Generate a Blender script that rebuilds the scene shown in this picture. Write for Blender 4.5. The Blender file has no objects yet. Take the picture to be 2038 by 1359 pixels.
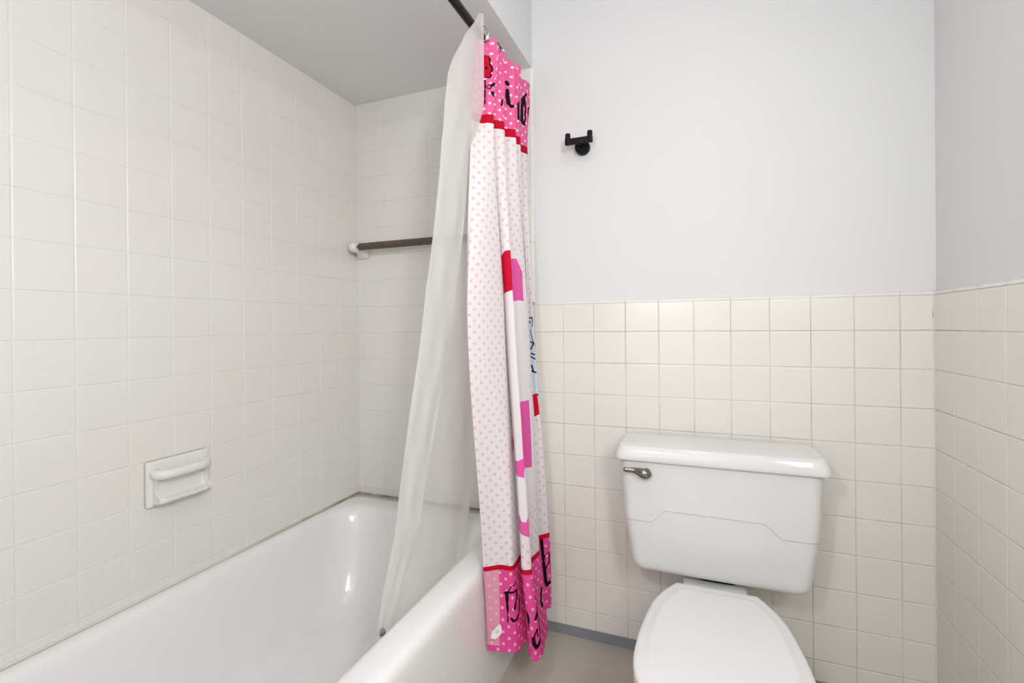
import bpy, bmesh, math, random
import numpy as np
from mathutils import Vector, Matrix
random.seed(7)
SC = bpy.context.scene
COL = SC.collection

# ------------------------------------------------------------------ camera
W_PX, H_PX = 2038, 1359
cam_d = bpy.data.cameras.new('camera')
cam = bpy.data.objects.new('camera', cam_d)
COL.objects.link(cam)
cam_d.sensor_fit = 'HORIZONTAL'
cam_d.sensor_width = 36.0
cam_d.lens = 944.858 / W_PX * 36.0
cam_d.shift_x = (1019.0 - 1024.507) / W_PX
cam_d.shift_y = (651.244 - 679.5) / W_PX
cam_d.clip_start = .02
R_ = Vector((0.93230539, 0.36155681, -0.00912915))
U_ = Vector((0.00781434, 0.00509852, 0.99995647))
F_ = Vector((-0.36158762, 0.93233614, -0.00192805))
cam.matrix_world = Matrix(((R_.x, U_.x, -F_.x, 1.36566), (R_.y, U_.y, -F_.y, -1.65471),
                           (R_.z, U_.z, -F_.z, 1.10626), (0, 0, 0, 1)))
SC.camera = cam

# ------------------------------------------------------------------ colour management, world, lights
SC.view_settings.view_transform = 'Standard'
SC.view_settings.look = 'None'
SC.view_settings.exposure = 0.30
SC.view_settings.gamma = 1.0
SC.view_settings.use_curve_mapping = False
wd = bpy.data.worlds.new('world'); SC.world = wd
wd.use_nodes = True
wd.node_tree.nodes['Background'].inputs[0].default_value = (.9, .95, 1, 1)
wd.node_tree.nodes['Background'].inputs[1].default_value = .05

def area(name, loc, target, sx, sy, power, col=(1, 1, 1), shape='RECTANGLE'):
    d = bpy.data.lights.new(name, 'AREA'); d.shape = shape
    d.size = sx; d.size_y = sy; d.energy = power; d.color = col
    o = bpy.data.objects.new(name, d); COL.objects.link(o)
    o.location = loc
    o.rotation_euler = (Vector(target)-Vector(loc)).to_track_quat('-Z', 'Y').to_euler()
    return o
def bulb(name, loc, r, power, col=(1, 1, 1)):
    d = bpy.data.lights.new(name, 'POINT'); d.energy = power; d.shadow_soft_size = r; d.color = col
    o = bpy.data.objects.new(name, d); COL.objects.link(o); o.location = loc
    return o
area('ceiling_lamp', (1.36, -1.00, 2.40), (1.36, -1.00, 0), .20, .20, 2.1, (1, .995, .985), 'DISK')
area('frosted_window_light', (1.965, -2.02, 1.70), (0, -1.80, 1.55), .50, .70, 28, (1, 1, 1))
area('front_fill_light', (1.05, -2.70, 1.10), (1.2, 0, .9), .80, 2.0, 6, (1, 1, 1))  # soft fill added by the front wall to lift the room; no doorway there
fl = area('flash_lamp', (1.11, -1.62, 1.42), (1.50, 0, .78), .1, .1, 1)
fl.data.type = 'SPOT'; fl.data.shadow_soft_size = .036; fl.data.energy = 11.5
fl.data.spot_size = math.radians(118); fl.data.spot_blend = 1.0; fl.data.color = (1, .995, .985)

# ------------------------------------------------------------------ node helpers
class NT:
    def __init__(s, name, rough=.5, spec=.5):
        s.m = bpy.data.materials.new(name); s.m.use_nodes = True
        s.t = s.m.node_tree; s.b = s.t.nodes['Principled BSDF']
        s.b.inputs['Roughness'].default_value = rough
        s.b.inputs['Specular IOR Level'].default_value = spec
    def n(s, kind, **kw):
        x = s.t.nodes.new('ShaderNode'+kind)
        for k, v in kw.items(): setattr(x, k, v)
        return x
    def l(s, a, b): s.t.links.new(a, b)
    def math(s, op, a, b=None, clamp=False):
        x = s.n('Math', operation=op); x.use_clamp = clamp
        for i, v in enumerate((a, b)):
            if v is None: continue
            if isinstance(v, (int, float)): x.inputs[i].default_value = v
            else: s.l(v, x.inputs[i])
        return x.outputs[0]
    def mix(s, f, a, b):
        x = s.n('Mix', data_type='RGBA')
        for i, v in ((0, f), (6, a), (7, b)):
            if isinstance(v, (int, float)): x.inputs[i].default_value = v
            elif isinstance(v, tuple): x.inputs[i].default_value = (*v, 1) if len(v) == 3 else v
            else: s.l(v, x.inputs[i])
        return x.outputs[2]
    def noise(s, scale, detail=3, rough=.5, vec=None):
        x = s.n('TexNoise'); x.inputs['Scale'].default_value = scale
        x.inputs['Detail'].default_value = detail; x.inputs['Roughness'].default_value = rough
        if vec is None:
            vec = s.n('TexCoord').outputs['Object']
        s.l(vec, x.inputs['Vector'])
        return x.outputs['Fac']
    def ramp(s, f, a, b):
        x = s.n('MapRange'); s.l(f, x.inputs[0])
        x.inputs[1].default_value = a; x.inputs[2].default_value = b
        return x.outputs[0]
    def base(s, v):
        if isinstance(v, tuple): s.b.inputs['Base Color'].default_value = (*v, 1)
        else: s.l(v, s.b.inputs['Base Color'])
    def bump(s, f, strength=.2, dist=.001):
        x = s.n('Bump'); x.inputs['Strength'].default_value = strength; x.inputs['Distance'].default_value = dist
        s.l(f, x.inputs['Height']); s.l(x.outputs[0], s.b.inputs['Normal'])

def m_simple(name, col, rough, spec=.5, metal=0.0, vary=.04, scale=18, bump=0.0, bscale=300):
    k = NT(name, rough, spec); k.b.inputs['Metallic'].default_value = metal
    f = k.noise(scale)
    k.base(k.mix(f, tuple(c*(1-vary) for c in col), tuple(min(1, c*(1+vary)) for c in col)))
    if bump: k.bump(k.noise(bscale, 2), bump, .0006)
    return k.m

def m_tile(name, col, warm):
    k = NT(name, .20, .5)
    f = k.noise(2.2, 4, .6); g = k.noise(420, 2, .6)
    c = k.mix(k.ramp(f, .35, .7), col, warm)
    k.base(k.mix(k.ramp(k.noise(260, 2, .7), .56, .72), c, tuple(x*.93 for x in warm)))
    k.bump(g, .34, .0006)
    return k.m
def m_grout(name, a, b, lo, hi):
    k = NT(name, .85, .2)
    f = k.noise(5.0, 5, .65)
    k.base(k.mix(k.ramp(f, lo, hi), a, b))
    k.bump(k.noise(500, 2), .3, .0005)
    return k.m
M = {}
M['tile_alcove'] = m_tile('glazed_tile_alcove', (.835, .82, .784), (.815, .79, .742))
M['tile_room'] = m_tile('glazed_tile_room', (.815, .79, .745), (.79, .755, .70))
M['grout_light'] = m_grout('grout_light', (.82, .80, .755), (.70, .66, .58), .5, .85)
M['grout_dirty'] = m_grout('grout_dirty', (.72, .675, .59), (.46, .385, .28), .42, .72)
def m_caulk():
    k = NT('tub_caulk', .7, .25)
    tc = k.n('TexCoord').outputs['Object']; sx = k.n('SeparateXYZ'); k.l(tc, sx.inputs[0])
    near = k.ramp(sx.outputs[1], -.62, -.08)                 # brown stains collect towards the corner
    f = k.math('MULTIPLY', near, k.ramp(k.noise(9, 5, .7), .25, .6))
    k.base(k.mix(f, (.80, .78, .735), (.34, .25, .15)))
    return k.m
M['caulk'] = m_caulk()
M['plaster'] = m_simple('painted_plaster', (.735, .737, .738), .62, .25, vary=.012, scale=3, bump=.12, bscale=220)
M['ceiling'] = m_simple('painted_ceiling', (.86, .865, .87), .75, .2, vary=.015, scale=4, bump=.15, bscale=160)
M['porcelain'] = m_simple('white_porcelain', (.72, .722, .712), .10, .5, vary=.008, scale=5)
M['lid_white'] = m_simple('white_seat_plastic', (.74, .742, .73), .28, .45, vary=.008, scale=8, bump=.05, bscale=500)
M['enamel'] = None
M['black'] = m_simple('matte_black_metal', (.005, .005, .0055), .5, .22, vary=.1)
M['bronze'] = m_simple('dark_bronze_rod', (.022, .017, .014), .30, .5, metal=.6, vary=.2, scale=40)
M['bar_brown'] = m_simple('brushed_bronze_bar', (.120, .085, .066), .42, .5, metal=.35, vary=.35, scale=60, bump=.2, bscale=120)
M['nickel'] = m_simple('brushed_nickel', (.27, .245, .215), .18, .5, metal=1.0, vary=.05)
M['wire'] = m_simple('polished_wire', (.62, .60, .56), .15, .5, metal=1.0, vary=.05)
M['rubber'] = m_simple('black_rubber', (.012, .011, .010), .7, .2)
M['white_tag'] = m_simple('white_tag', (.85, .85, .85), .6, .2)
M['ceramic'] = m_simple('cream_ceramic', (.83, .815, .78), .12, .5, vary=.01)
M['bead'] = m_simple('white_bead', (.85, .83, .80), .25, .5)
M['magnet'] = m_simple('grey_weight', (.20, .21, .20), .5, .3)
def m_enamel():
    k = NT('tub_enamel', .16, .5)
    # faint soap film and scuffs on the tub floor
    tc = k.n('TexCoord').outputs['Object']
    sx = k.n('SeparateXYZ'); k.l(tc, sx.inputs[0])
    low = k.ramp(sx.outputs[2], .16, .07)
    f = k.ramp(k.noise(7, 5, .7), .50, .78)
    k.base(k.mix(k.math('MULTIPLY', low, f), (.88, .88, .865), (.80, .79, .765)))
    return k.m
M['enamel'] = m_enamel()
def m_floor():
    k = NT('painted_grey_floor', .42, .35)
    f = k.noise(3.0, 5, .6); g = k.noise(60, 3, .6)
    c = k.mix(k.ramp(f, .3, .7), (.44, .41, .355), (.50, .47, .41))
    k.base(k.mix(k.ramp(g, .62, .8), c, (.50, .48, .44)))
    k.bump(g, .12, .001)
    return k.m
M['floor'] = m_floor()
M['base_grey'] = m_grout('painted_grey_base', (.235, .245, .27), (.30, .31, .33), .35, .7)
def m_liner():
    k = NT('frosted_vinyl', .45, .3)
    t = k.t
    f = k.noise(9, 4, .6)
    k.base(k.mix(f, (.80, .79, .77), (.86, .85, .84)))
    k.bump(k.noise(16, 3), .10, .003)
    tr = k.n('BsdfTranslucent'); tr.inputs[0].default_value = (.88, .87, .85, 1)
    tp = k.n('BsdfTransparent')
    m1 = k.n('MixShader'); m1.inputs[0].default_value = .45
    k.l(k.b.outputs[0], m1.inputs[1]); k.l(tr.outputs[0], m1.inputs[2])
    m2 = k.n('MixShader'); m2.inputs[0].default_value = .30
    k.l(m1.outputs[0], m2.inputs[1]); k.l(tp.outputs[0], m2.inputs[2])
    k.l(m2.outputs[0], t.nodes['Material Output'].inputs[0])
    return k.m
M['liner'] = m_liner()

# ------------------------------------------------------------------ mesh helpers
def link(name, me, parent=None):
    o = bpy.data.objects.new(name, me); COL.objects.link(o)
    if parent is not None:
        o.parent = parent
        o.matrix_parent_inverse = Matrix.Translation(-parent.location)
    return o
def mesh(name, verts, faces, mats, parent=None, smooth=False, mat_idx=None):
    me = bpy.data.meshes.new(name)
    me.from_pydata([tuple(v) for v in verts], [], [tuple(f) for f in faces])
    for m in (mats if isinstance(mats, (list, tuple)) else [mats]): me.materials.append(m)
    if mat_idx is not None: me.polygons.foreach_set('material_index', mat_idx)
    if smooth: me.polygons.foreach_set('use_smooth', [True]*len(me.polygons))
    me.update()
    return link(name, me, parent)
def fixn(o):
    bm = bmesh.new(); bm.from_mesh(o.data)
    bmesh.ops.recalc_face_normals(bm, faces=bm.faces[:])
    bm.to_mesh(o.data); bm.free(); return o
def creased(o, deg=40):
    bm = bmesh.new(); bm.from_mesh(o.data)
    for e in bm.edges:
        if len(e.link_faces) == 2 and e.calc_face_angle(0) > math.radians(deg): e.smooth = False
    for f in bm.faces: f.smooth = True
    bm.to_mesh(o.data); bm.free(); return o
def empty(name, loc, label, cat, group=None):
    o = bpy.data.objects.new(name, None); COL.objects.link(o)
    o.location = loc; o.empty_display_size = .05
    return tag(o, label, cat, group)
def tag(o, label, cat, group=None):
    o['label'] = label; o['category'] = cat
    if group: o['group'] = group
    return o
def loft(name, rings, mats, parent=None, cap0=False, cap1=False, smooth=True, closed=True):
    n = len(rings[0]); v = [p for r in rings for p in r]; f = []
    for i in range(len(rings)-1):
        for j in range(n if closed else n-1):
            a = i*n+j; b = i*n+(j+1) % n
            f.append((a, b, b+n, a+n))
    if cap0: f.append(tuple(reversed(range(n))))
    if cap1: f.append(tuple(range((len(rings)-1)*n, len(rings)*n)))
    return fixn(mesh(name, v, f, mats, parent, smooth))
def rrect(x0, x1, y0, y1, r, z, ns=16, nc=8):
    """rounded rectangle ring with a fixed number of points"""
    P = []
    cs = [(x1-r, y0+r, -90), (x1-r, y1-r, 0), (x0+r, y1-r, 90), (x0+r, y0+r, 180)]
    for i, (cx, cy, a0) in enumerate(cs):
        for k in range(nc+1):
            a = math.radians(a0+90*k/nc)
            P.append((cx+r*math.cos(a), cy+r*math.sin(a), z))
        nx = cs[(i+1) % 4]; b0 = math.radians(nx[2])
        e = (nx[0]+r*math.cos(b0), nx[1]+r*math.sin(b0)); s = P[-1]
        for k in range(1, ns):
            P.append((s[0]+(e[0]-s[0])*k/ns, s[1]+(e[1]-s[1])*k/ns, z))
    return P
def tube_pts(path, radii, n=14, up=(0, 0, 1), sq=(1, 1)):
    """rings of a tube along a path; sq scales the section across / along up"""
    rings = []
    P = [Vector(p) for p in path]
    for i, p in enumerate(P):
        d = (P[min(i+1, len(P)-1)]-P[max(i-1, 0)]).normalized()
        u = Vector(up); s = d.cross(u)
        if s.length < 1e-4: s = d.cross(Vector((1, 0, 0)))
        s.normalize(); u = s.cross(d)
        r = radii[i] if hasattr(radii, '__len__') else radii
        rings.append([tuple(p+s*(math.cos(2*math.pi*k/n)*r*sq[0])+u*(math.sin(2*math.pi*k/n)*r*sq[1])) for k in range(n)])
    return rings
def tube(name, path, radii, mat, parent=None, n=14, up=(0, 0, 1), sq=(1, 1), smooth=True):
    return loft(name, tube_pts(path, radii, n, up, sq), mat, parent, True, True, smooth)
def bevel_box(name, lo, hi, b, mat, parent=None, seg=3):
    bm = bmesh.new(); bmesh.ops.create_cube(bm, size=1)
    for v in bm.verts:
        v.co = Vector([lo[i]+(hi[i]-lo[i])*(v.co[i]+.5) for i in range(3)])
    if b: bmesh.ops.bevel(bm, geom=bm.edges[:], offset=b, segments=seg, profile=.5, affect='EDGES')
    me = bpy.data.meshes.new(name); bm.to_mesh(me); bm.free(); me.materials.append(mat)
    return creased(link(name, me, parent), 50)
def structure(o):
    o['kind'] = 'structure'; return o
def smoothstep(a, b, x):
    t = np.clip((x-a)/(b-a), 0, 1); return t*t*(3-2*t)

# ------------------------------------------------------------------ the room (x right along the back wall, y into the wall, z up)
RW = 1.9762           # right wall
PITCH = .11
def zk(k): return (k+9.86)*PITCH
TUBTOP, SOFFIT, CEIL, FRONT = .4005, 2.058, 2.44, -2.72
class Build:
    def __init__(s): s.v = []; s.f = []; s.m = []
    def quad(s, pts, mi=0):
        i = len(s.v); s.v += [tuple(p) for p in pts]; s.f.append(tuple(range(i, i+len(pts)))); s.m.append(mi)
    def box(s, lo, hi, mi=0):
        x0, y0, z0 = lo; x1, y1, z1 = hi
        c = [(x0, y0, z0), (x1, y0, z0), (x1, y1, z0), (x0, y1, z0), (x0, y0, z1), (x1, y0, z1), (x1, y1, z1), (x0, y1, z1)]
        for q in ((3, 2, 1, 0), (4, 5, 6, 7), (0, 1, 5, 4), (1, 2, 6, 5), (2, 3, 7, 6), (3, 0, 4, 7)):
            s.quad([c[i] for i in q], mi)
    def tiles(s, O, U, V, N, us, vs, mi, mg, g=.0020, bull_top=None, bull_right=None):
        """glazed tiles with rounded edges over a grout bed"""
        O, U, V, N = map(Vector, (O, U, V, N))
        prof = [(0, -.0030), (0, -.0012), (.0004, -.0006), (.0011, -.00025), (.0022, -.00006), (.0036, 0)]
        def P(u, v, n): return O+U*u+V*v+N*n
        s.quad([P(us[0], vs[0], -.0013), P(us[-1], vs[0], -.0013), P(us[-1], vs[-1], -.0013), P(us[0], vs[-1], -.0013)], mg)
        for i in range(len(us)-1):
            for j in range(len(vs)-1):
                a0, a1, b0, b1 = us[i]+g/2, us[i+1]-g/2, vs[j]+g/2, vs[j+1]-g/2
                if a1-a0 < .009 or b1-b0 < .009: pr = [(x*.4, n) for x, n in prof]
                else: pr = prof
                t = [random.uniform(-.00012, .00012) for _ in range(4)]
                rings = []
                for x, n in pr:
                    rings.append([P(a0+x, b0+x, n+t[0]), P(a1-x, b0+x, n+t[1]), P(a1-x, b1-x, n+t[2]), P(a0+x, b1-x, n+t[3])])
                for r0, r1 in zip(rings, rings[1:]):
                    for k in range(4):
                        s.quad([r0[k], r0[(k+1) % 4], r1[(k+1) % 4], r1[k]], mi)
                s.quad(rings[-1], mi)
    def bull(s, O, A, B, N, alist, r, mi, mg, g=.0020):
        """quarter round edge: runs along A, curls from direction B back along -N"""
        O, A, B, N = map(Vector, (O, A, B, N))
        for a0, a1 in zip(alist, alist[1:]):
            pr = None
            for k in range(9):
                t = math.pi/2*k/8
                c = B*(r*math.sin(t))+N*(r*math.cos(t)-r)
                p = (O+A*(a0+g/2)+c, O+A*(a1-g/2)+c)
                if pr: s.quad([pr[0], pr[1], p[1], p[0]], mi)
                pr = p
        for k in range(8):
            t0, t1 = math.pi/2*k/8, math.pi/2*(k+1)/8; q = r-.0012
            c0 = B*(q*math.sin(t0))+N*(q*math.cos(t0)-r); c1 = B*(q*math.sin(t1))+N*(q*math.cos(t1)-r)
            s.quad([O+A*alist[0]+c0, O+A*alist[-1]+c0, O+A*alist[-1]+c1, O+A*alist[0]+c1], mg)
    def done(s, name, mats):
        o = mesh(name, s.v, s.f, mats, None, False, s.m)
        return structure(o)

def lines(first, last, start, end):
    L = [start]; x = first
    while x < end-.004:
        if x > start+.004: L.append(x)
        x += PITCH
    return L+[end]
alc_rows = [TUBTOP]+[zk(k) for k in range(-6, 9)]+[SOFFIT]
wain_rows = [.031]+[zk(k) for k in range(-9, 1)]+[zk(1)-.010]

# left wall of the tub alcove
b = Build()
b.box((-.08, -1.70, 0), (-.0032, .008, CEIL), 0)
b.tiles((0, 0, 0), (0, -1, 0), (0, 0, 1), (1, 0, 0), lines(.1074, 0, 0, 1.70), alc_rows, 1, 2)
b.done('wall_left', [M['plaster'], M['tile_alcove'], M['grout_light']])
# end wall of the alcove, beside the camera
b = Build(); b.box((-.08, FRONT, 0), (.80, -1.70, CEIL), 0)
b.done('wall_alcove', [M['plaster']])
# back wall: alcove tiles, trim column, painted upper wall and tiled wainscot
b = Build()
b.box((-.08, .0085, 0), (RW+.08, .09, CEIL), 0)
b.tiles((0, 0, 0), (1, 0, 0), (0, 0, 1), (0, -1, 0), lines(.0242, 0, 0, .750), alc_rows, 1, 2)
b.tiles((0, 0, 0), (1, 0, 0), (0, 0, 1), (0, -1, 0), [.750, .793], [zk(k) for k in range(1, 9)]+[SOFFIT], 1, 2)
b.bull((.793, 0, 0), (0, 0, 1), (1, 0, 0), (0, -1, 0), [zk(k) for k in range(1, 9)]+[SOFFIT], .010, 1, 2)
cols = [.750]+lines(.90994, 0, .8015, RW)
b.tiles((0, 0, 0), (1, 0, 0), (0, 0, 1), (0, -1, 0), cols, wain_rows, 3, 4)
b.bull((0, 0, zk(1)-.010), (1, 0, 0), (0, 0, 1), (0, -1, 0), cols[1:], .010, 3, 4)
b.done('wall_back', [M['plaster'], M['tile_alcove'], M['grout_light'], M['tile_room'], M['grout_dirty']])
# right wall
b = Build()
b.box((RW+.0085, FRONT, 0), (RW+.09, .0085, CEIL), 0)
rc = lines(.1127, 0, 0, -FRONT)
b.tiles((RW, 0, 0), (0, -1, 0), (0, 0, 1), (-1, 0, 0), rc, wain_rows, 1, 2)
b.bull((RW, 0, zk(1)-.010), (0, -1, 0), (0, 0, 1), (-1, 0, 0), rc, .010, 1, 2)
b.done('wall_right', [M['plaster'], M['tile_room'], M['grout_dirty']])
# wall behind the camera
b = Build(); b.box((-.08, FRONT-.08, 0), (RW+.09, FRONT, CEIL), 0)
b.done('wall_front', [M['plaster']])
# floor, ceiling with the dropped part over the tub
b = Build(); b.box((-.08, FRONT, -.08), (RW+.09, .09, 0), 0); b.done('floor', [M['floor']])
b = Build()
b.box((-.08, FRONT-.08, CEIL), (RW+.09, .09, CEIL+.06), 0)
b.done('ceiling', [M['ceiling']])
b = Build(); b.box((-.0031, -1.70, SOFFIT), (.7985, .0084, CEIL), 0)
for i in (2,): b.m[-2] = 0
o = b.done('trim_1', [M['ceiling'], M['plaster']])
for p in o.data.polygons:                                   # the side towards the room is wall paint
    if p.normal.x > .9 or p.center.x > .79: p.material_index = 1
# painted base strip along the tiles
b = Build(); b.box((.79, -.006, 0), (RW, .0085, .031), 0)
b.done('baseboard_back', [M['base_grey']])
b = Build(); b.box((RW-.006, FRONT, 0), (RW+.0085, -.006, .031), 0)
b.done('baseboard_right', [M['base_grey']])
# stained caulk where the tub meets the tiles
b = Build()
b.box((-.001, -.0018, TUBTOP), (.0018, .001, SOFFIT), 1); b.box((RW-.0018, -.0018, .031), (RW+.001, .001, zk(1)-.004), 1)
b.box((0, -1.69, TUBTOP-.001), (.0052, 0, TUBTOP+.0042), 0); b.box((0.0035, -.0035, TUBTOP-.001), (.75, 0, TUBTOP+.004), 0)
b.done('trim_2', [M['caulk'], M['grout_light']])
# open joint in the corner beside the right wall
b = Build()
b.box((RW-.0022, -.0012, 1.122), (RW-.0006, .0002, 1.140), 0)
b.done('trim_3', [M['rubber']])
# ---- shower curtain drape: plan positions (x, y) of each fold line at five heights
CUR_Z = [1.95, 1.715, 1.15, .42, .17]
CUR = [
 ((0.7680, -0.4120), (0.7700, -0.4450), (0.7760, -0.4900), (0.7830, -0.4100), (0.7850, -0.3900)),
 ((0.7789, -0.3803), (0.7891, -0.4122), (0.7880, -0.5098), (0.7885, -0.4279), (0.7890, -0.4060)),
 ((0.7974, -0.3675), (0.8048, -0.4101), (0.8147, -0.4648), (0.8275, -0.3997), (0.8290, -0.3990)),
 ((0.8175, -0.3540), (0.8182, -0.3958), (0.8376, -0.3827), (0.8626, -0.3916), (0.8698, -0.3857)),
 ((0.7828, -0.3332), (0.7851, -0.3740), (0.8190, -0.3450), (0.8610, -0.3180), (0.8840, -0.3250)),
 ((0.8048, -0.3205), (0.8071, -0.3660), (0.8439, -0.3750), (0.8915, -0.3970), (0.9063, -0.3820)),
 ((0.8068, -0.3055), (0.8184, -0.3594), (0.8577, -0.3821), (0.9086, -0.4014), (0.9285, -0.4060)),
 ((0.8119, -0.2976), (0.8289, -0.3411), (0.8681, -0.3767), (0.9188, -0.3885), (0.9434, -0.3820)),
 ((0.7751, -0.2757), (0.7915, -0.3158), (0.8286, -0.3502), (0.9000, -0.3520), (0.9399, -0.3450)),
 ((0.7971, -0.2619), (0.8135, -0.2986), (0.8506, -0.3317), (0.8985, -0.3250), (0.9320, -0.3100)),
 ((0.8249, -0.2414), (0.8405, -0.2773), (0.8678, -0.2545), (0.9030, -0.2714), (0.9250, -0.2620)),
 ((0.7950, -0.2248), (0.8029, -0.2502), (0.8217, -0.2216), (0.8700, -0.2350), (0.8850, -0.2250)),
 ((0.8170, -0.2163), (0.8249, -0.2311), (0.8437, -0.1967), (0.8680, -0.2150), (0.8780, -0.2000)),
 ((0.8269, -0.2058), (0.8332, -0.2167), (0.8501, -0.2050), (0.8720, -0.2000), (0.8800, -0.1800)),
 ((0.8153, -0.1607), (0.8147, -0.1672), (0.8396, -0.1754), (0.8718, -0.1791), (0.8863, -0.1567)),
 ((0.8241, -0.0894), (0.8252, -0.1266), (0.8559, -0.1768), (0.8956, -0.1443), (0.8994, -0.1380)),
 ((0.7941, -0.0394), (0.7952, -0.0766), (0.8259, -0.1268), (0.8650, -0.0900), (0.8700, -0.0850)),
]
def catmull(P, t):
    """P (n,...) control values, t in 0..n-1 -> smooth curve through them"""
    n = len(P); i = np.clip(np.floor(t).astype(int), 0, n-2); f = t-i
    sh = (len(t),)+(1,)*(P.ndim-1); f = f.reshape(sh)
    p0 = P[np.clip(i-1, 0, n-1)]; p1 = P[i]; p2 = P[i+1]; p3 = P[np.clip(i+2, 0, n-1)]
    m1 = (p2-p0)*.42; m2 = (p3-p1)*.42
    return ((2*f**3-3*f**2+1)*p1+(f**3-2*f**2+f)*m1+(-2*f**3+3*f**2)*p2+(f**3-f**2)*m2)
def drape(table, levels, nu, zrows):
    """grid (rows, cols, 2) of plan positions for a hanging sheet"""
    A = np.array(table, float)                       # ctrl, level, 2
    t = np.linspace(0, len(A)-1, nu)
    U = catmull(A, t)                                # nu, level, 2
    lv = np.array(levels, float)
    k = np.interp(-zrows, -lv, np.arange(len(lv)))
    return catmull(np.transpose(U, (1, 0, 2)), k)    # rows, nu, 2
CUR_NU, CUR_NV = 440, 760
def curtain_grid():
    z = np.linspace(1.95, .17, CUR_NV)
    G = drape(CUR, CUR_Z, CUR_NU, z)
    d = np.sqrt((np.diff(G, axis=1)**2).sum(2))
    s = np.concatenate([np.zeros((CUR_NV, 1)), np.cumsum(d, 1)], 1)   # distance along the cloth, row by row
    t = np.linspace(0, len(CUR)-1, CUR_NU)
    # small ripples where the heading is gathered on the rings
    w = np.clip((z-1.80)/.15, 0, 1)[:, None]
    G[..., 0] += w*.005*np.sin(t[None]*5.2+z[:, None]*30)
    zz = np.repeat(z[:, None], CUR_NU, 1)
    zz = zz + w*(.010*np.sin(t*2.9+1.0))[None]
    return G, zz, s, t
# printed marks on the cloth: stroke width, sideways scale and (fold coordinate, height) points
INK_ART = [
 [0.00234,1.0,[[3.21,0.3693],[2.77,0.3623],[2.48,0.3435]]],
 [0.0047,0.95,[[2.26,0.3389],[2.48,0.3435],[3.21,0.3459]]],
 [0.00797,0.93,[[2.41,0.3412],[2.41,0.3201]]],
 [0.00562,0.94,[[2.41,0.3201],[2.44,0.2919]]],
 [0.0028,0.95,[[2.44,0.2919],[2.44,0.2568]]],
 [0.00519,0.83,[[3.21,0.3459],[3.24,0.3271],[3.1,0.3107],[2.99,0.2966]]],
 [0.00521,0.86,[[3.39,0.3107],[3.35,0.2849],[3.17,0.2638],[2.84,0.2615],[2.7,0.2685]]],
 [0.00559,0.55,[[4.81,0.3389],[4.59,0.3131],[4.88,0.306],[5.43,0.2966],[5.43,0.2755]]],
 [0.00269,0.76,[[5.43,0.2755],[5.43,0.2497]]],
 [0.005,0.65,[[7.18,0.3389],[7.44,0.3131],[7.11,0.3037],[6.63,0.2826]]],
 [0.0032,0.65,[[7.11,0.3131],[7.11,0.2755],[7.14,0.2427],[7.03,0.2192]]],
 [0.00763,0.83,[[7.03,0.2192],[6.71,0.2099],[6.45,0.2075],[6.2,0.2192],[6.16,0.2333]]],
 [0.00358,0.86,[[6.16,0.2333],[6.49,0.2474],[6.71,0.2544],[6.71,0.2357]]],
 [0.00491,0.45,[[9.51,0.3154],[9.22,0.2873],[9.29,0.2662]]],
 [0.00842,0.9,[[14.21,0.3271],[14.24,0.2943],[14.24,0.2662],[14.36,0.2497],[14.69,0.2568]]],
 [0.0021,0.9,[[14.8,0.3482],[14.76,0.3553],[14.65,0.3576],[14.4,0.3482],[14.21,0.3224],[14.24,0.3482]]],
 [0.00368,0.88,[[14.76,0.3482],[14.72,0.3224],[14.36,0.306]]],
 [0.00423,0.45,[[14.22,0.4045],[14.22,0.3717],[14.22,0.3365]]],
 [0.01077,1.0,[[9.29,1.8454],[9.29,1.8239],[9.37,1.8023]]],
 [0.0076,1.0,[[9.37,1.8023],[9.59,1.7905],[9.73,1.7929]]],
 [0.00968,0.8,[[9.26,1.8746],[9.33,1.8689]]],
 [0.00297,0.92,[[1.31,1.8262],[1.35,1.7507]]],
 [0.00239,1.0,[[1.46,1.8065],[2.19,1.8098],[2.41,1.8074],[2.22,1.7952],[1.46,1.8021]]],
 [0.00721,1.0,[[2.41,1.8074],[2.77,1.8119]]],
 [0.00759,0.94,[[2.55,1.7835],[3.06,1.7741],[3.18,1.7858]]],
 [0.00437,1.0,[[6.56,1.7858],[6.45,1.7671]]],
 [0.00765,0.97,[[12.72,1.8241],[12.72,1.8021],[12.72,1.7741]]],
 [0.00556,1.0,[[12.72,1.8197],[13.0608,1.8467]]],
 [0.00445,0.64,[[14.24,1.8712],[14.4,1.8834],[14.51,1.8976]]],
 [0.00686,0.45,[[14.4,1.8768],[14.24,1.8458],[14.24,1.7976],[14.25,1.7976],[14.47,1.7905]]],
 [0.00392,0.55,[[14.47,1.7905],[14.58,1.8111],[14.58,1.8448],[14.47,1.8795]]],
 [0.00334,0.63,[[14.83,1.861],[14.83,1.8305]]],
 [0.00212,0.56,[[1.17,1.9032],[1.9,1.9022],[2.15,1.8914],[2.04,1.8828],[2.33,1.8674],[2.41,1.8549],[2.11,1.8492],[2.33,1.8399],[2.04,1.8316],[1.35,1.835]]],
 [0.00176,1.0,[[1.35,1.8679],[1.49,1.8665],[1.53,1.8623],[1.38,1.8614],[1.35,1.8679]]],
]
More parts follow.
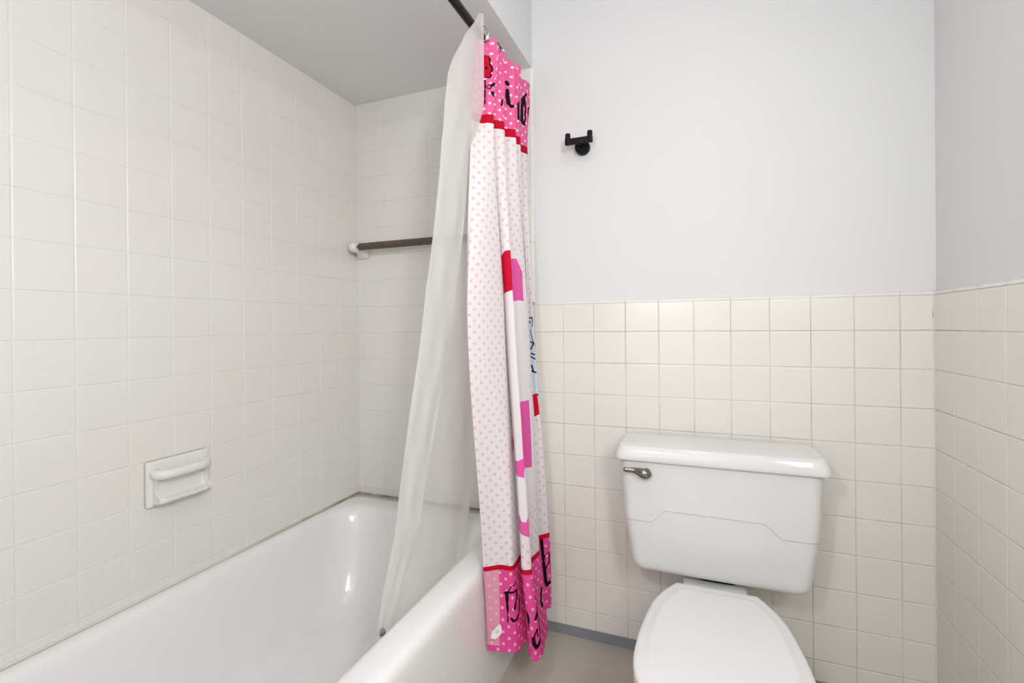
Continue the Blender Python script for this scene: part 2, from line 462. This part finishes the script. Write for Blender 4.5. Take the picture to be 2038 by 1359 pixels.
NAVY_ART = [
 [0.00307,0.9,[[14.28,1.1339],[14.69,1.1339]]],
 [0.00185,0.93,[[14.8,1.1339],[14.72,1.1057]]],
 [0.00305,0.9,[[14.28,1.1175],[14.28,1.1221]]],
 [0.00185,0.93,[[14.28,1.094],[14.58,1.0659],[15.02,1.0377]]],
 [0.00329,0.9,[[14.28,1.0541],[14.8,1.0518],[14.28,1.0307]]],
 [0.0037,0.97,[[14.28,1.0166],[15.02,1.0119]]],
 [0.0037,0.98,[[14.28,1.0049],[15.16,0.9955],[15.05,0.9908]]],
 [0.00393,0.9,[[14.28,0.9767],[14.43,0.958]]],
 [0.00416,0.99,[[14.28,0.958],[15.05,0.9533]]],
 [0.00417,1.0,[[14.36,0.8806],[15.09,0.8806]]],
]
RED_ART = [
 [[1.09,1.9038],[1.9,1.9022],[2.15,1.8914],[2.04,1.8828],[2.33,1.8674],[2.41,1.8549],[2.11,1.8492],[2.33,1.8399],[2.04,1.8316],[1.17,1.8351]],
 [[4.75,1.3121],[5.76,1.3262],[6.89,1.3285],[6.92,1.2722],[6.78,1.2113],[4.75,1.2019]],
 [[14.15,0.8806],[14.72,0.886],[14.85,0.8173],[14.2,0.808]],
 [[4.0,0.7727],[4.0,0.7751],[4.63,0.768],[4.59,0.7282],[4.0,0.7375]],
]
PINK_ART = [
 [[6.92,1.3074],[9.37,1.3121],[9.51,1.2933],[9.66,1.2722],[9.62,1.1831],[9.37,1.1855],[6.89,1.1714]],
 [[7.0,0.8829],[9.62,0.8806],[9.62,0.7868],[9.55,0.6789],[6.71,0.7],[6.56,0.6766],[5.25,0.6813],[4.7,0.6906],[4.63,0.7211],[5.58,0.7235],[6.6,0.7305],[6.74,0.8055],[6.89,0.8618]],
 [[4.74,0.5781],[5.25,0.5687],[5.58,0.5546],[6.41,0.5523],[7.07,0.5804],[6.82,0.5101],[5.39,0.5194],[4.85,0.5358]],
]
BLUE_ART = [
 [[14.1,1.1339],[14.87,1.1362],[15.02,1.0377],[15.05,0.9392],[14.98,0.8595],[14.36,0.8595],[14.1,0.9767],[14.1,1.101]],
]

# ------------------------------------------------------------------ bathtub
def build_tub():
    Y0, Y1 = -1.697, -.0038
    R = []
    def ring(z, xo0, xo1, y0, y1, r): R.append(rrect(xo0, xo1, y0, y1, r, z, 30, 10))
    X0 = .0040
    ring(0.0, X0, .7770, Y0, Y1, .004)
    ring(.300, X0, .7740, Y0, Y1, .004)
    ring(.345, X0, .7735, Y0, Y1, .004)
    ring(.370, X0, .7725, Y0, Y1, .005)
    ring(.385, X0, .769, Y0, Y1, .006)
    ring(.394, X0, .762, Y0, Y1, .006)
    ring(.399, X0, .752, Y0, Y1, .006)
    ring(.4005, X0, .738, Y0, Y1, .006)
    ring(.4010, .018, .712, Y0+.03, Y1-.045, .05)
    ring(.4000, .030, .694, Y0+.055, Y1-.085, .09)
    ring(.3970, .037, .684, Y0+.065, Y1-.098, .11)
    ring(.390, .043, .676, Y0+.074, Y1-.107, .12)
    ring(.376, .048, .669, Y0+.082, Y1-.114, .125)
    ring(.350, .053, .663, Y0+.090, Y1-.122, .13)
    ring(.28, .062, .655, Y0+.105, Y1-.140, .13)
    ring(.20, .074, .645, Y0+.125, Y1-.162, .13)
    ring(.13, .090, .631, Y0+.15, Y1-.190, .13)
    ring(.095, .106, .616, Y0+.17, Y1-.212, .13)
    ring(.074, .130, .592, Y0+.20, Y1-.245, .12)
    ring(.066, .165, .560, Y0+.24, Y1-.285, .11)
    ring(.063, .22, .505, Y0+.32, Y1-.36, .10)
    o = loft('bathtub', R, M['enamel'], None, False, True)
    tag(o, 'white enamelled built-in bathtub along the left tiled wall', 'bathtub')
    d = loft('drain', [[(.362+r*math.cos(2*math.pi*k/20), -1.45+r*math.sin(2*math.pi*k/20), z) for k in range(20)]
                       for r, z in ((.026, .0632), (.025, .066), (.018, .0665), (.016, .0645))], M['nickel'], o, False, True)
    return o
build_tub()

# ------------------------------------------------------------------ toilet
def outline(hw, cx, n=26):
    """closed plan outline from (y, half width) pairs, back to front"""
    y = np.array([a for a, _ in hw]); w = np.array([c for _, c in hw])
    # parametrise by arc length so the round front stays smooth
    d = np.concatenate([[0], np.cumsum(np.hypot(np.diff(y), np.diff(w)))])
    t = np.linspace(0, d[-1], n)
    def cub(v):
        A = np.interp(t, d, v)
        k = np.interp(t, d, np.arange(len(d)))
        return catmull(np.array(v), k)
    yy, ww = cub(y), cub(w)
    L = [(cx-ww[i], yy[i]) for i in range(n)]
    Rr = [(cx+ww[i], yy[i]) for i in range(n-2, -1, -1)]
    return L+Rr
SEAT = [(-.318, .098), (-.345, .114), (-.385, .134), (-.43, .149), (-.50, .1605), (-.57, .168), (-.64, .1695), (-.69, .162), (-.73, .143), (-.76, .112), (-.779, .065), (-.784, .0)]
TCX = 1.4015
def scaled(P, s, z, cy=-.54, sy=None, dx=0, dy=0):
    sy = s if sy is None else sy
    return [(TCX+(x-TCX)*s+dx, cy+(y-cy)*sy+dy, z) for x, y in P]
def build_toilet():
    t = empty('toilet', (TCX, -.40, 0), 'white two-piece toilet with closed lid against the tiled back wall', 'toilet')
    O = outline(SEAT, TCX)
    # bowl and foot
    rr = [scaled(O, .60, 0.0, -.43, .80), scaled(O, .60, .05, -.43, .78), scaled(O, .58, .12, -.43, .74), scaled(O, .63, .19, -.45, .75),
          scaled(O, .76, .26, -.49, .82), scaled(O, .90, .32, -.53, .92), scaled(O, .955, .355, -.54, .955), scaled(O, .965, .378, -.54, .965), scaled(O, .95, .3845, -.54, .95)]
    loft('bowl', rr, M['porcelain'], t, True, True)
    sh = [rrect(1.335, 1.468, -.42, -.060, .03, .02), rrect(1.325, 1.478, -.42, -.045, .03, .20), rrect(1.320, 1.483, -.42, -.034, .03, .30), rrect(1.314, 1.489, -.42, -.030, .03, .345), rrect(1.317, 1.486, -.416, -.034, .03, .357), rrect(1.321, 1.482, -.41, -.038, .03, .360)]
    loft('tank_shelf', sh, M['porcelain'], t, True, True)
    loft('gasket', [rrect(1.350, 1.470, -.168, -.060, .03, .3595), rrect(1.350, 1.470, -.168, -.060, .03, .3785)], M['rubber'], t, True, True, False)  # gasket carries the tank; its black also stands in for the shadow gap
    # seat ring and lid
    inn = outline([(-.40, .02), (-.41, .06), (-.44, .09), (-.50, .108), (-.57, .115), (-.63, .112), (-.68, .095), (-.715, .06), (-.73, .0)], TCX)
    seat = [scaled(O, .985, .386), scaled(O, .995, .390), scaled(O, .995, .397), scaled(O, .985, .4005), [(x, y, .401) for x, y in inn], [(x, y, .386) for x, y in inn]]
    s = loft('seat', seat, M['lid_white'], t)
    ld = [scaled(O, .975, .4020), scaled(O, .998, .4030), scaled(O, 1.0, .4060), scaled(O, 1.0, .4130), scaled(O, .994, .4175), scaled(O, .98, .4200),
          scaled(O, .93, .4222), scaled(O, .855, .4233), scaled(O, .850, .4238), scaled(O, .80, .4244), scaled(O, .55, .4262), scaled(O, .25, .427)]
    loft('seat_lid', ld, M['lid_white'], t, True, True)
    for sx in (-1, 1):
        hb = bevel_box('hinge', (TCX+sx*.066-.016, -.322, .360), (TCX+sx*.066+.016, -.288, .4035), .005, M['lid_white'], t)
    # tank: tapered box with an embossed step across its front
    def hwid(z): return float(np.interp(z, [.376, .379, .385, .396, .41, .52, .60, .71], [.212, .222, .2300, .2365, .2395, .2530, .2580, .2640]))
    def yfr(z): return float(np.interp(z, [.376, .379, .385, .396, .52, .71], [-.190, -.1975, -.2025, -.2055, -.2085, -.2120]))
    def zline(x): return np.interp(x, [1.0, 1.2326, 1.268, 1.5288, 1.5674, 1.8], [.5275, .5275, .5650, .5630, .5270, .5270])
    Z0 = .545
    zs = [.376, .377, .379, .382, .386, .391, .397, .41, .43, .45, .47, .49, .51, .525, .535, .540, .543, Z0-.0012, Z0-.0004, Z0+.0006, Z0+.0016, .549, .555, .565, .58, .60, .62, .64, .66, .68, .70, .712]
    rings = []
    cx = TCX+.0045
    for z0 in zs:
        h = hwid(z0); r = rrect(cx-h, cx+h, yfr(z0), -.020, .030, z0, 110, 8)
        bl = float(1-smoothstep(.006, .10, abs(z0-Z0)))
        k = 1.0 if z0 > Z0 else 0.0
        out = []
        for x, y, _ in r:
            zl = zline(x) if y < -.12 else .5275
            z = z0+(zl-Z0)*bl
            kk = k if y < -.06 else 0
            d = Vector((max(-1, min(1, (x-cx)/h))**5, -1 if y < -.15 else -.2, 0)).normalized()
            out.append((x+d.x*.0030*kk, y+d.y*.0030*kk, z))
        rings.append(out)
    loft('tank', rings, M['porcelain'], t, True, True)
    c = TCX+.0045
    def lr(hx, yf, yb, r, z): return rrect(c-hx, c+hx, yf, yb, r, z, 24, 8)
    lid = [lr(.2700, -.219, -.022, .020, .7065), lr(.2785, -.2255, -.022, .022, .7070), lr(.2800, -.2272, -.022, .022, .7095), lr(.2797, -.2270, -.022, .022, .7160),
           lr(.2782, -.2262, -.023, .022, .7230), lr(.2745, -.2235, -.025, .022, .7340), lr(.2705, -.2195, -.029, .022, .7440), lr(.2685, -.2165, -.033, .022, .7480),
           lr(.2660, -.212, -.038, .022, .7502), lr(.258, -.204, -.046, .02, .7508), lr(.15, -.15, -.08, .02, .7512)]
    loft('tank_lid', lid, M['porcelain'], t, True, True)
    # trip lever
    lp = [(1.2300, -.222, .6735), (1.2275, -.228, .6735), (1.2235, -.2325, .6735), (1.2170, -.2345, .6740), (1.2080, -.2345, .6760), (1.1985, -.2335, .6790),
          (1.1890, -.2330, .6808), (1.1790, -.2335, .6815), (1.1690, -.2350, .6818), (1.1590, -.2370, .6832), (1.1560, -.2378, .6840), (1.1550, -.2380, .6842)]
    lrad = [.004, .0105, .0138, .0148, .0138, .0108, .0085, .0074, .0070, .0068, .0052, .001]
    lev = tube('flush_lever', lp, lrad, M['nickel'], t, 20, sq=(.85, 1))
    lev['label'] = 'brushed nickel trip lever'
    tube('lever_boss', [(1.219, -.2095, .6738), (1.219, -.224, .6738)], [.0125, .0115], M['nickel'], t, 20)
    return t
build_toilet()

# ------------------------------------------------------------------ curtain rod and rings
ROD = (.760, 1.981)
rod = tube('shower_rod', [(ROD[0], -1.698, ROD[1]), (ROD[0], -.0005, ROD[1])], .0125, M['bronze'], None, 28, up=(0, 0, 1))
creased(rod)
tag(rod, 'dark bronze straight shower curtain rod under the dropped ceiling', 'rod')
for y0, y1 in ((-.012, -.0005), (-1.6995, -1.688)):
    tube('end_flange', [(ROD[0], y0, ROD[1]), (ROD[0], y1, ROD[1])], [.026, .030] if y0 > -1 else [.030, .026], M['bronze'], rod, 28)
def torus(name, c, R, r, tilt, mat, parent=None, n=36, k=8):
    rings = []
    for i in range(n):
        a = 2*math.pi*i/n
        d = Vector((math.cos(a), 0, math.sin(a)))
        d = Matrix.Rotation(tilt, 3, 'Z') @ d
        rings.append([tuple(Vector(c)+d*(R+r*math.cos(2*math.pi*j/k))+Matrix.Rotation(tilt, 3, 'Z') @ Vector((0, 1, 0))*(r*math.sin(2*math.pi*j/k))) for j in range(k)])
    rings.append(rings[0])
    return loft(name, rings, mat, parent)
ring_where = [(-.392, .5, 'wire', 'polished wire curtain ring nearest the open end, with a white bead'),
              (-.372, -.25, 'wire', 'second wire curtain ring, just behind the front one'),
              (-.298, .3, 'bronze', 'dark curtain ring above the second pleat of pink curtain'),
              (-.262, -.3, 'bronze', 'dark curtain ring above the third pleat of pink curtain')]
for i, (y, tl, mt, lab) in enumerate(ring_where):
    e = torus('curtain_ring', (ROD[0]+.010, y, ROD[1]-.0135), .0285, .0014, tl, M[mt])
    tag(e, lab, 'ring', 'curtain rings on the rod')
    if i == 0:
        bd = loft('bead', [[(.7925+.0055*math.sin(a)*math.cos(2*math.pi*k/12), -.380+.0055*math.sin(a)*math.sin(2*math.pi*k/12), 1.9540+.0055*math.cos(a)) for k in range(12)]
                           for a in [math.pi*q/8 for q in range(9)]], M['bead'], e)
        bd['label'] = 'small white bead'

# ------------------------------------------------------------------ shower curtain
def seg_sdf(S, Z, pts, hw, fx, out):
    for (ax, ay), (bx, by) in zip(pts, pts[1:]):
        pad = .012+hw/fx
        m = (S > min(ax, bx)-pad) & (S < max(ax, bx)+pad) & (Z > min(ay, by)-pad) & (Z < max(ay, by)+pad)
        if not m.any(): continue
        px, py = (S[m]-ax)*fx, Z[m]-ay; dx, dy = (bx-ax)*fx, by-ay
        t = np.clip((px*dx+py*dy)/max(dx*dx+dy*dy, 1e-12), 0, 1)
        d = np.hypot(px-t*dx, py-t*dy)-hw
        out[m] = np.minimum(out[m], d)
def poly_sdf(S, Z, pts, out):
    a = np.array(pts); pad = .012
    m = (S > a[:, 0].min()-pad) & (S < a[:, 0].max()+pad) & (Z > a[:, 1].min()-pad) & (Z < a[:, 1].max()+pad)
    if not m.any(): return
    x, y = S[m], Z[m]; d = np.full(x.shape, 9.0); ins = np.zeros(x.shape, bool)
    for (ax, ay), (bx, by) in zip(pts, pts[1:]+pts[:1]):
        dx, dy = bx-ax, by-ay
        t = np.clip(((x-ax)*dx+(y-ay)*dy)/max(dx*dx+dy*dy, 1e-12), 0, 1)
        d = np.minimum(d, np.hypot(x-ax-t*dx, y-ay-t*dy))
        if abs(dy) > 1e-9:
            c = ((ay > y) != (by > y)) & (x < dx*(y-ay)/dy+ax); ins ^= c
    out[m] = np.minimum(out[m], np.where(ins, -d, d))
def m_curtain():
    k = NT('printed_curtain_cloth', .8, .15)
    uv = k.n('UVMap', uv_map='cloth').outputs[0]
    sx = k.n('SeparateXYZ'); k.l(uv, sx.inputs[0]); s, z = sx.outputs[0], sx.outputs[1]
    def dots(per, rad):
        ds = []
        for off in ((.1, .3, 0), (.6, .8, 0)):
            v = k.n('VectorMath', operation='MULTIPLY'); k.l(uv, v.inputs[0]); v.inputs[1].default_value = (1/per, 1/per, 0)
            a = k.n('VectorMath', operation='ADD'); k.l(v.outputs[0], a.inputs[0]); a.inputs[1].default_value = off
            f = k.n('VectorMath', operation='FRACTION'); k.l(a.outputs[0], f.inputs[0])
            c = k.n('VectorMath', operation='SUBTRACT'); k.l(f.outputs[0], c.inputs[0]); c.inputs[1].default_value = (.5, .5, 0)
            l = k.n('VectorMath', operation='LENGTH'); k.l(c.outputs[0], l.inputs[0]); ds.append(l.outputs['Value'])
        return k.math('LESS_THAN', k.math('MINIMUM', ds[0], ds[1]), rad/per)
    def attr(nm):
        a = k.n('Attribute', attribute_name=nm); return k.math('LESS_THAN', a.outputs['Fac'], 0.0)
    white, pale = (.84, .795, .815), (.82, .56, .585)
    pink, hot = (.88, .15, .38), (.86, .085, .345)
    blank = attr('blank')
    mid = k.mix(k.math('MULTIPLY', dots(.031, .0045), k.math('SUBTRACT', 1.0, blank)), white, pale)
    top = k.mix(dots(.032, .0043), pink, (.88, .80, .80))
    bot = k.mix(dots(.034, .0043), hot, (.86, .55, .66))
    # reverse of the cloth shows in the folded side hem
    back = k.mix(dots(.034, .0043), (.84, .36, .49), (.86, .56, .63))
    fa = k.n('Attribute', attribute_name='fold')
    side = k.math('MULTIPLY', k.math('LESS_THAN', fa.outputs['Fac'], 1.86), k.math('GREATER_THAN', z, .187))
    bot = k.mix(side, bot, back)
    c = mid
    c = k.mix(attr('pink'), c, (.82, .115, .42))
    c = k.mix(attr('blue'), c, (.62, .74, .84))
    c = k.mix(attr('navy'), c, (.014, .018, .05))
    c = k.mix(k.math('GREATER_THAN', z, 1.712), c, top)
    c = k.mix(k.math('LESS_THAN', z, .412), c, bot)
    c = k.mix(attr('red'), c, (.62, .006, .035))
    rd = k.math('ADD', k.math('MULTIPLY', k.math('LESS_THAN', z, 1.716), k.math('GREATER_THAN', z, 1.690)),
                k.math('MULTIPLY', k.math('LESS_THAN', z, .421), k.math('GREATER_THAN', z, .407)))
    c = k.mix(rd, c, (.56, .004, .028))
    c = k.mix(attr('ink'), c, (.010, .006, .009))
    k.base(c)
    k.bump(k.noise(900, 2), .12, .0004)
    tr = k.n('BsdfTranslucent'); k.l(c, tr.inputs[0])
    ms = k.n('MixShader'); ms.inputs[0].default_value = .22
    k.l(k.b.outputs[0], ms.inputs[1]); k.l(tr.outputs[0], ms.inputs[2])
    k.l(ms.outputs[0], k.t.nodes['Material Output'].inputs[0])
    return k.m
def sheet(name, G, zz, mat, parent=None):
    nv, nu = zz.shape
    co = np.concatenate([G, zz[..., None]], 2).reshape(-1, 3)
    idx = np.arange(nv*nu).reshape(nv, nu)
    q = np.stack([idx[:-1, :-1], idx[1:, :-1], idx[1:, 1:], idx[:-1, 1:]], -1).reshape(-1, 4)
    me = bpy.data.meshes.new(name)
    me.vertices.add(len(co)); me.vertices.foreach_set('co', co.astype(np.float32).ravel())
    me.loops.add(q.size); me.loops.foreach_set('vertex_index', q.ravel().astype(np.int32))
    me.polygons.add(len(q)); me.polygons.foreach_set('loop_start', (np.arange(len(q))*4).astype(np.int32))
    me.polygons.foreach_set('use_smooth', np.ones(len(q), bool))
    me.update(calc_edges=True); me.validate()
    me.materials.append(mat)
    return link(name, me, parent), q
def build_curtain():
    G, zz, s, t = curtain_grid()
    S = s
    root, q = sheet('shower_curtain', G, zz, m_curtain())
    tag(root, 'pink and white polka dot fabric shower curtain bunched at the back wall', 'shower curtain')
    me = root.data
    uvl = me.uv_layers.new(name='cloth')
    uvs = np.stack([S.ravel(), zz.ravel()], 1)[q.ravel()]
    uvl.data.foreach_set('uv', uvs.astype(np.float32).ravel())
    sf, zf = S.ravel(), zz.ravel()
    def put(nm, arr):
        a = me.attributes.new(nm, 'FLOAT', 'POINT'); a.data.foreach_set('value', arr.astype(np.float32))
    def on_cloth(pts):                                   # fold coordinate -> distance along the cloth at that height
        out = []
        for k, z in pts:
            r = int(round((1.95-z)/1.78*(CUR_NV-1))); r = min(max(r, 0), CUR_NV-1)
            out.append((float(np.interp(k, t, s[r])), z))
        return out
    for nm, strokes in (('ink', INK_ART), ('navy', NAVY_ART)):
        d = np.full(sf.shape, 1.0)
        for w, fx, pts in strokes: seg_sdf(sf, zf, on_cloth(pts), w*.66, fx, d)
        put(nm, d)
    for nm, polys in (('red', RED_ART), ('pink', PINK_ART), ('blue', BLUE_ART)):
        d = np.full(sf.shape, 1.0)
        for pts in polys: poly_sdf(sf, zf, on_cloth(pts), d)
        put(nm, d)
    d = np.full(sf.shape, 1.0)
    poly_sdf(sf, zf, on_cloth([(3.9, 1.31), (9.4, 1.33), (10.0, 1.20), (10.0, .62), (8.0, .55), (6.0, .49), (4.4, .60), (3.9, 1.0)]), d)
    put('blank', d)
    put('fold', np.repeat(t[None], CUR_NV, 0).ravel())
    # woven care tag sewn into the side hem
    tg = bpy.data.meshes.new('care_tag')
    P = [(.8035, -.4190, .2165), (.8160, -.4155, .2135), (.8275, -.4100, .2230), (.8330, -.4030, .2280), (.8320, -.4050, .2440), (.8290, -.4080, .2560), (.8180, -.4160, .2475), (.8070, -.4200, .2330)]
    n = len(P); off = .0006
    v = P+[(a, y-off, z) for a, y, z in P]
    f = [tuple(range(n)), tuple(range(2*n-1, n-1, -1))]+[(i, (i+1) % n, n+(i+1) % n, n+i) for i in range(n)]
    c = fixn(mesh('care_tag', v, f, M['white_tag'], root)); c['label'] = 'small white care tag'
    pr = []
    for (x, z, l) in ((.820, .244, .004), (.823, .239, .005), (.821, .234, .004), (.826, .236, .003)):
        pr.append((x, z, l))
    bv, bf = [], []
    for x, z, l in pr:
        y = -.4222+(x-.8180)*.60; k = len(bv)
        bv += [(x, y, z), (x+l*.8, y+l*.5, z+.002), (x+l*.8, y+l*.5, z+.0032), (x, y, z+.0012)]; bf.append((k, k+1, k+2, k+3))
    mesh('tag_print', bv, bf, M['magnet'], c)
    return root
build_curtain()

# ------------------------------------------------------------------ clear-white liner hanging inside the tub
LIN_Z = [1.97, 1.72, 1.60, 1.20, .60, .34]
LIN = [  # fold lines: (x, y) at each height; the free edge turns back round the front of the curtain
 ((.8030, -.4290), (.8030, -.4373), (.7750, -.4650), (.7380, -.4861), (.6900, -.5997), (.6500, -.6650)),
 ((.7950, -.4480), (.7900, -.4700), (.7680, -.4950), (.7330, -.5250), (.6870, -.6280), (.6480, -.6820)),
 ((.7720, -.4820), (.7660, -.5100), (.7520, -.5280), (.7230, -.5650), (.6780, -.6560), (.6430, -.7000)),
 ((.7520, -.5045), (.7420, -.5390), (.7350, -.5500), (.7120, -.5977), (.6680, -.6787), (.6360, -.7150)),
 ((.7420, -.4800), (.7320, -.5080), (.7250, -.5200), (.7000, -.5700), (.6580, -.6500), (.6260, -.6850)),
 ((.7360, -.4500), (.7290, -.4550), (.7220, -.4700), (.7020, -.5050), (.6640, -.5700), (.6340, -.6050)),
 ((.7400, -.4000), (.7350, -.4050), (.7300, -.4100), (.7120, -.4300), (.6700, -.4600), (.6380, -.4900)),
 ((.7430, -.3500), (.7380, -.3500), (.7340, -.3500), (.7150, -.3500), (.6700, -.3600), (.6340, -.3800)),
 ((.7250, -.3100), (.7200, -.3100), (.7160, -.3100), (.7000, -.2950), (.6560, -.2750), (.6230, -.2900)),
 ((.7450, -.2500), (.7400, -.2500), (.7360, -.2500), (.7150, -.2300), (.6640, -.2200), (.6250, -.2500)),
 ((.7250, -.1800), (.7220, -.1800), (.7180, -.1800), (.6960, -.1700), (.6400, -.1800), (.5900, -.2250)),
 ((.7450, -.1100), (.7420, -.1100), (.7380, -.1100), (.7120, -.1100), (.6350, -.1600), (.5700, -.2080)),
]
def build_liner():
    nu, nv = 300, 280
    n = len(LIN); t = np.linspace(0, n-1, nu)
    top = np.interp(t, [0, .6, 1, 2, 2.6, 3, 3.4, 4, 5, 6], [1.992, 1.990, 1.982, 1.900, 1.835, 1.785, 1.790, 1.820, 1.885, 1.956])
    k = np.linspace(0, 1, nv)[:, None]
    zz = top[None]*(1-k)+.345*k
    A = np.array(LIN, float); U = catmull(A, t)
    lv = np.array(LIN_Z)
    idx = np.interp(-zz.ravel(), -lv, np.arange(len(lv))).reshape(zz.shape)
    G = np.zeros(zz.shape+(2,))
    for j in range(nu): G[:, j] = catmull(U[j], idx[:, j])
    w = .0012*np.sin(zz*11+t[None]*4)+.0006*np.sin(zz*23-t[None]*5)
    G[..., 0] += w
    root, q = sheet('shower_liner', G, zz, M['liner'])
    tag(root, 'frosted white vinyl liner hanging inside the bathtub beside the pink curtain', 'shower liner')
    i, j = nv-4, int(nu/(n-1)*2.2)
    p = (G[i, j, 0], G[i, j, 1], zz[i, j])
    mg = tube('corner_weight', [(p[0]+.001, p[1]-.001, p[2]+.008), (p[0]+.003, p[1]-.004, p[2]+.008)], .009, M['magnet'], root, 18)
    mg['label'] = 'small grey magnetic weight'
    return root
build_liner()

# ------------------------------------------------------------------ soap dish on the left wall
def build_soap():
    t = empty('soap_dish', (0.001, -.759, .695), 'cream ceramic soap dish with grab bar set in the left tiled wall', 'soap dish')
    ya, yb, za, zb = -.8445, -.6740, .6335, .7555
    def fr(in_, x): return [(x, a, c) for a, c, _ in rrect(ya+in_, yb-in_, za+in_, zb-in_, .006, 0, 8, 4)]
    loft('plate', [fr(0, .0005), fr(0, .008), fr(.0012, .0110), fr(.004, .0128), fr(.009, .0134)], M['ceramic'], t, True, True)
    # grab bar: bows out from the plate, thick and rounded
    pts = [(.006, -.8240), (.020, -.8270), (.034, -.8280), (.0440, -.8180), (.0480, -.8000), (.0490, -.7750), (.0490, -.7500), (.0480, -.7270), (.0440, -.7100), (.034, -.6990), (.020, -.6950), (.006, -.6930)]
    path = [(x, y, .7215) for x, y in pts]
    tube('grab_bar', path, [.0150, .0140, .0130, .0124, .0120, .0118, .0118, .0120, .0124, .0130, .0140, .0150], M['ceramic'], t, 18, sq=(.92, 1.0))
    # tray with rolled lip, drain notch and two cheeks
    prof = [(.0128, .7060), (.0135, .6880), (.0165, .6720), (.0230, .6610), (.0320, .6560), (.0410, .6555), (.0470, .6580), (.0500, .6570), (.0505, .6530), (.0470, .6470), (.0380, .6420), (.0250, .6385), (.0128, .6360)]
    rings = []; N = 60
    for i in range(N+1):
        u = -1+2*i/N; y = -.7610+u*.0690
        e = float(smoothstep(.80, 1.0, abs(u))); bow = 1-.40*max(0.0, (abs(u)-.80)/.20)**1.4
        ring = []
        for j, (x, z) in enumerate(prof):
            X = .0128+(x-.0128)*bow
            Z = z
            if 4 <= j <= 9: Z -= .0045*math.exp(-((u-.30)/.10)**2)*(1 if j in (5, 6, 7, 8) else .5)
            if j < 7: Z += e*.006; X += e*.004
            ring.append((X, y, Z))
        rings.append(ring)
    loft('tray', rings, M['ceramic'], t, True, True)
    ck = [(.010, .7180), (.0330, .7180), (.0260, .7060), (.0215, .6920), (.0220, .6780), (.0280, .6670), (.0410, .6600), (.0410, .6480), (.010, .6400)]
    for y in (-.8310, -.6960):
        nck = len(ck)
        v = [(x, y, z) for x, z in ck]+[(x, y+.0075, z) for x, z in ck]
        f = [tuple(range(nck)), tuple(range(2*nck-1, nck-1, -1))]+[(i, (i+1) % nck, nck+(i+1) % nck, nck+i) for i in range(nck)]
        o = fixn(mesh('cheek', v, f, M['ceramic'], t))
    return t
build_soap()

# ------------------------------------------------------------------ towel bar on the back wall of the alcove
def build_bar():
    t = empty('towel_bar', (.36, 0, 1.44), 'dark brown square towel bar on the tub back wall, in ceramic holders', 'towel bar')
    d = .0145
    y, z = -.062, 1.4395
    def dia(x, s=1.0): return [(x, y-d*s, z), (x, y, z+d*s), (x, y+d*s, z), (x, y-0*d, z-d*s)]
    loft('bar', [dia(.0560, .15), dia(.0640, 1.0), dia(.6600, 1.0), dia(.668, .15)], M['bar_brown'], t, True, True, False)
    for x0, sg in ((.0375, 1), (.6865, -1)):
        sec = [(0.0005, .029, .038, .010), (-.008, .029, .038, .010), (-.013, .025, .033, .010), (-.024, .0195, .025, .012), (-.042, .0175, .021, .013), (-.060, .0180, .0205, .014), (-.074, .0165, .019, .014), (-.081, .011, .013, .009), (-.0830, .005, .006, .004)]
        rings = [[(a, yy, c) for a, c, _ in rrect(x0-hx, x0+hx, z-.003*(1 if yy > -.02 else 0)-hz, z-.003*(1 if yy > -.02 else 0)+hz, r, 0, 4, 6)] for yy, hx, hz, r in sec]
        h = loft('holder', rings, M['ceramic'], t, True, True)
        h['label'] = 'cream ceramic post'
    return t
build_bar()

# ------------------------------------------------------------------ robe hook on the painted wall
def build_hook():
    t = empty('robe_hook', (.9875, .008, 1.7354), 'matte black double robe hook on the white upper wall', 'hook')
    tube('mount', [(.9875, .0080, 1.7354), (.9875, -.013, 1.7354), (.9875, -.0150, 1.7354)], [.0255, .0255, .0240], M['black'], t, 36)
    tube('stem', [(.9860, -.014, 1.7420), (.9860, -.048, 1.7420)], .0095, M['black'], t, 18)
    bevel_box('crossbar', (.9370, -.0545, 1.7335), (1.0325, -.0400, 1.7535), .002, M['black'], t)
    for x in (.9462, 1.0233):
        tube('prong', [(x, -.0472, 1.7345), (x, -.0472, 1.7690), (x, -.0472, 1.7720), (x, -.0472, 1.7730)], [.0090, .0090, .0080, .0055], M['black'], t, 24)
    for ch in t.children:
        creased(ch, 45)
    return t
build_hook()
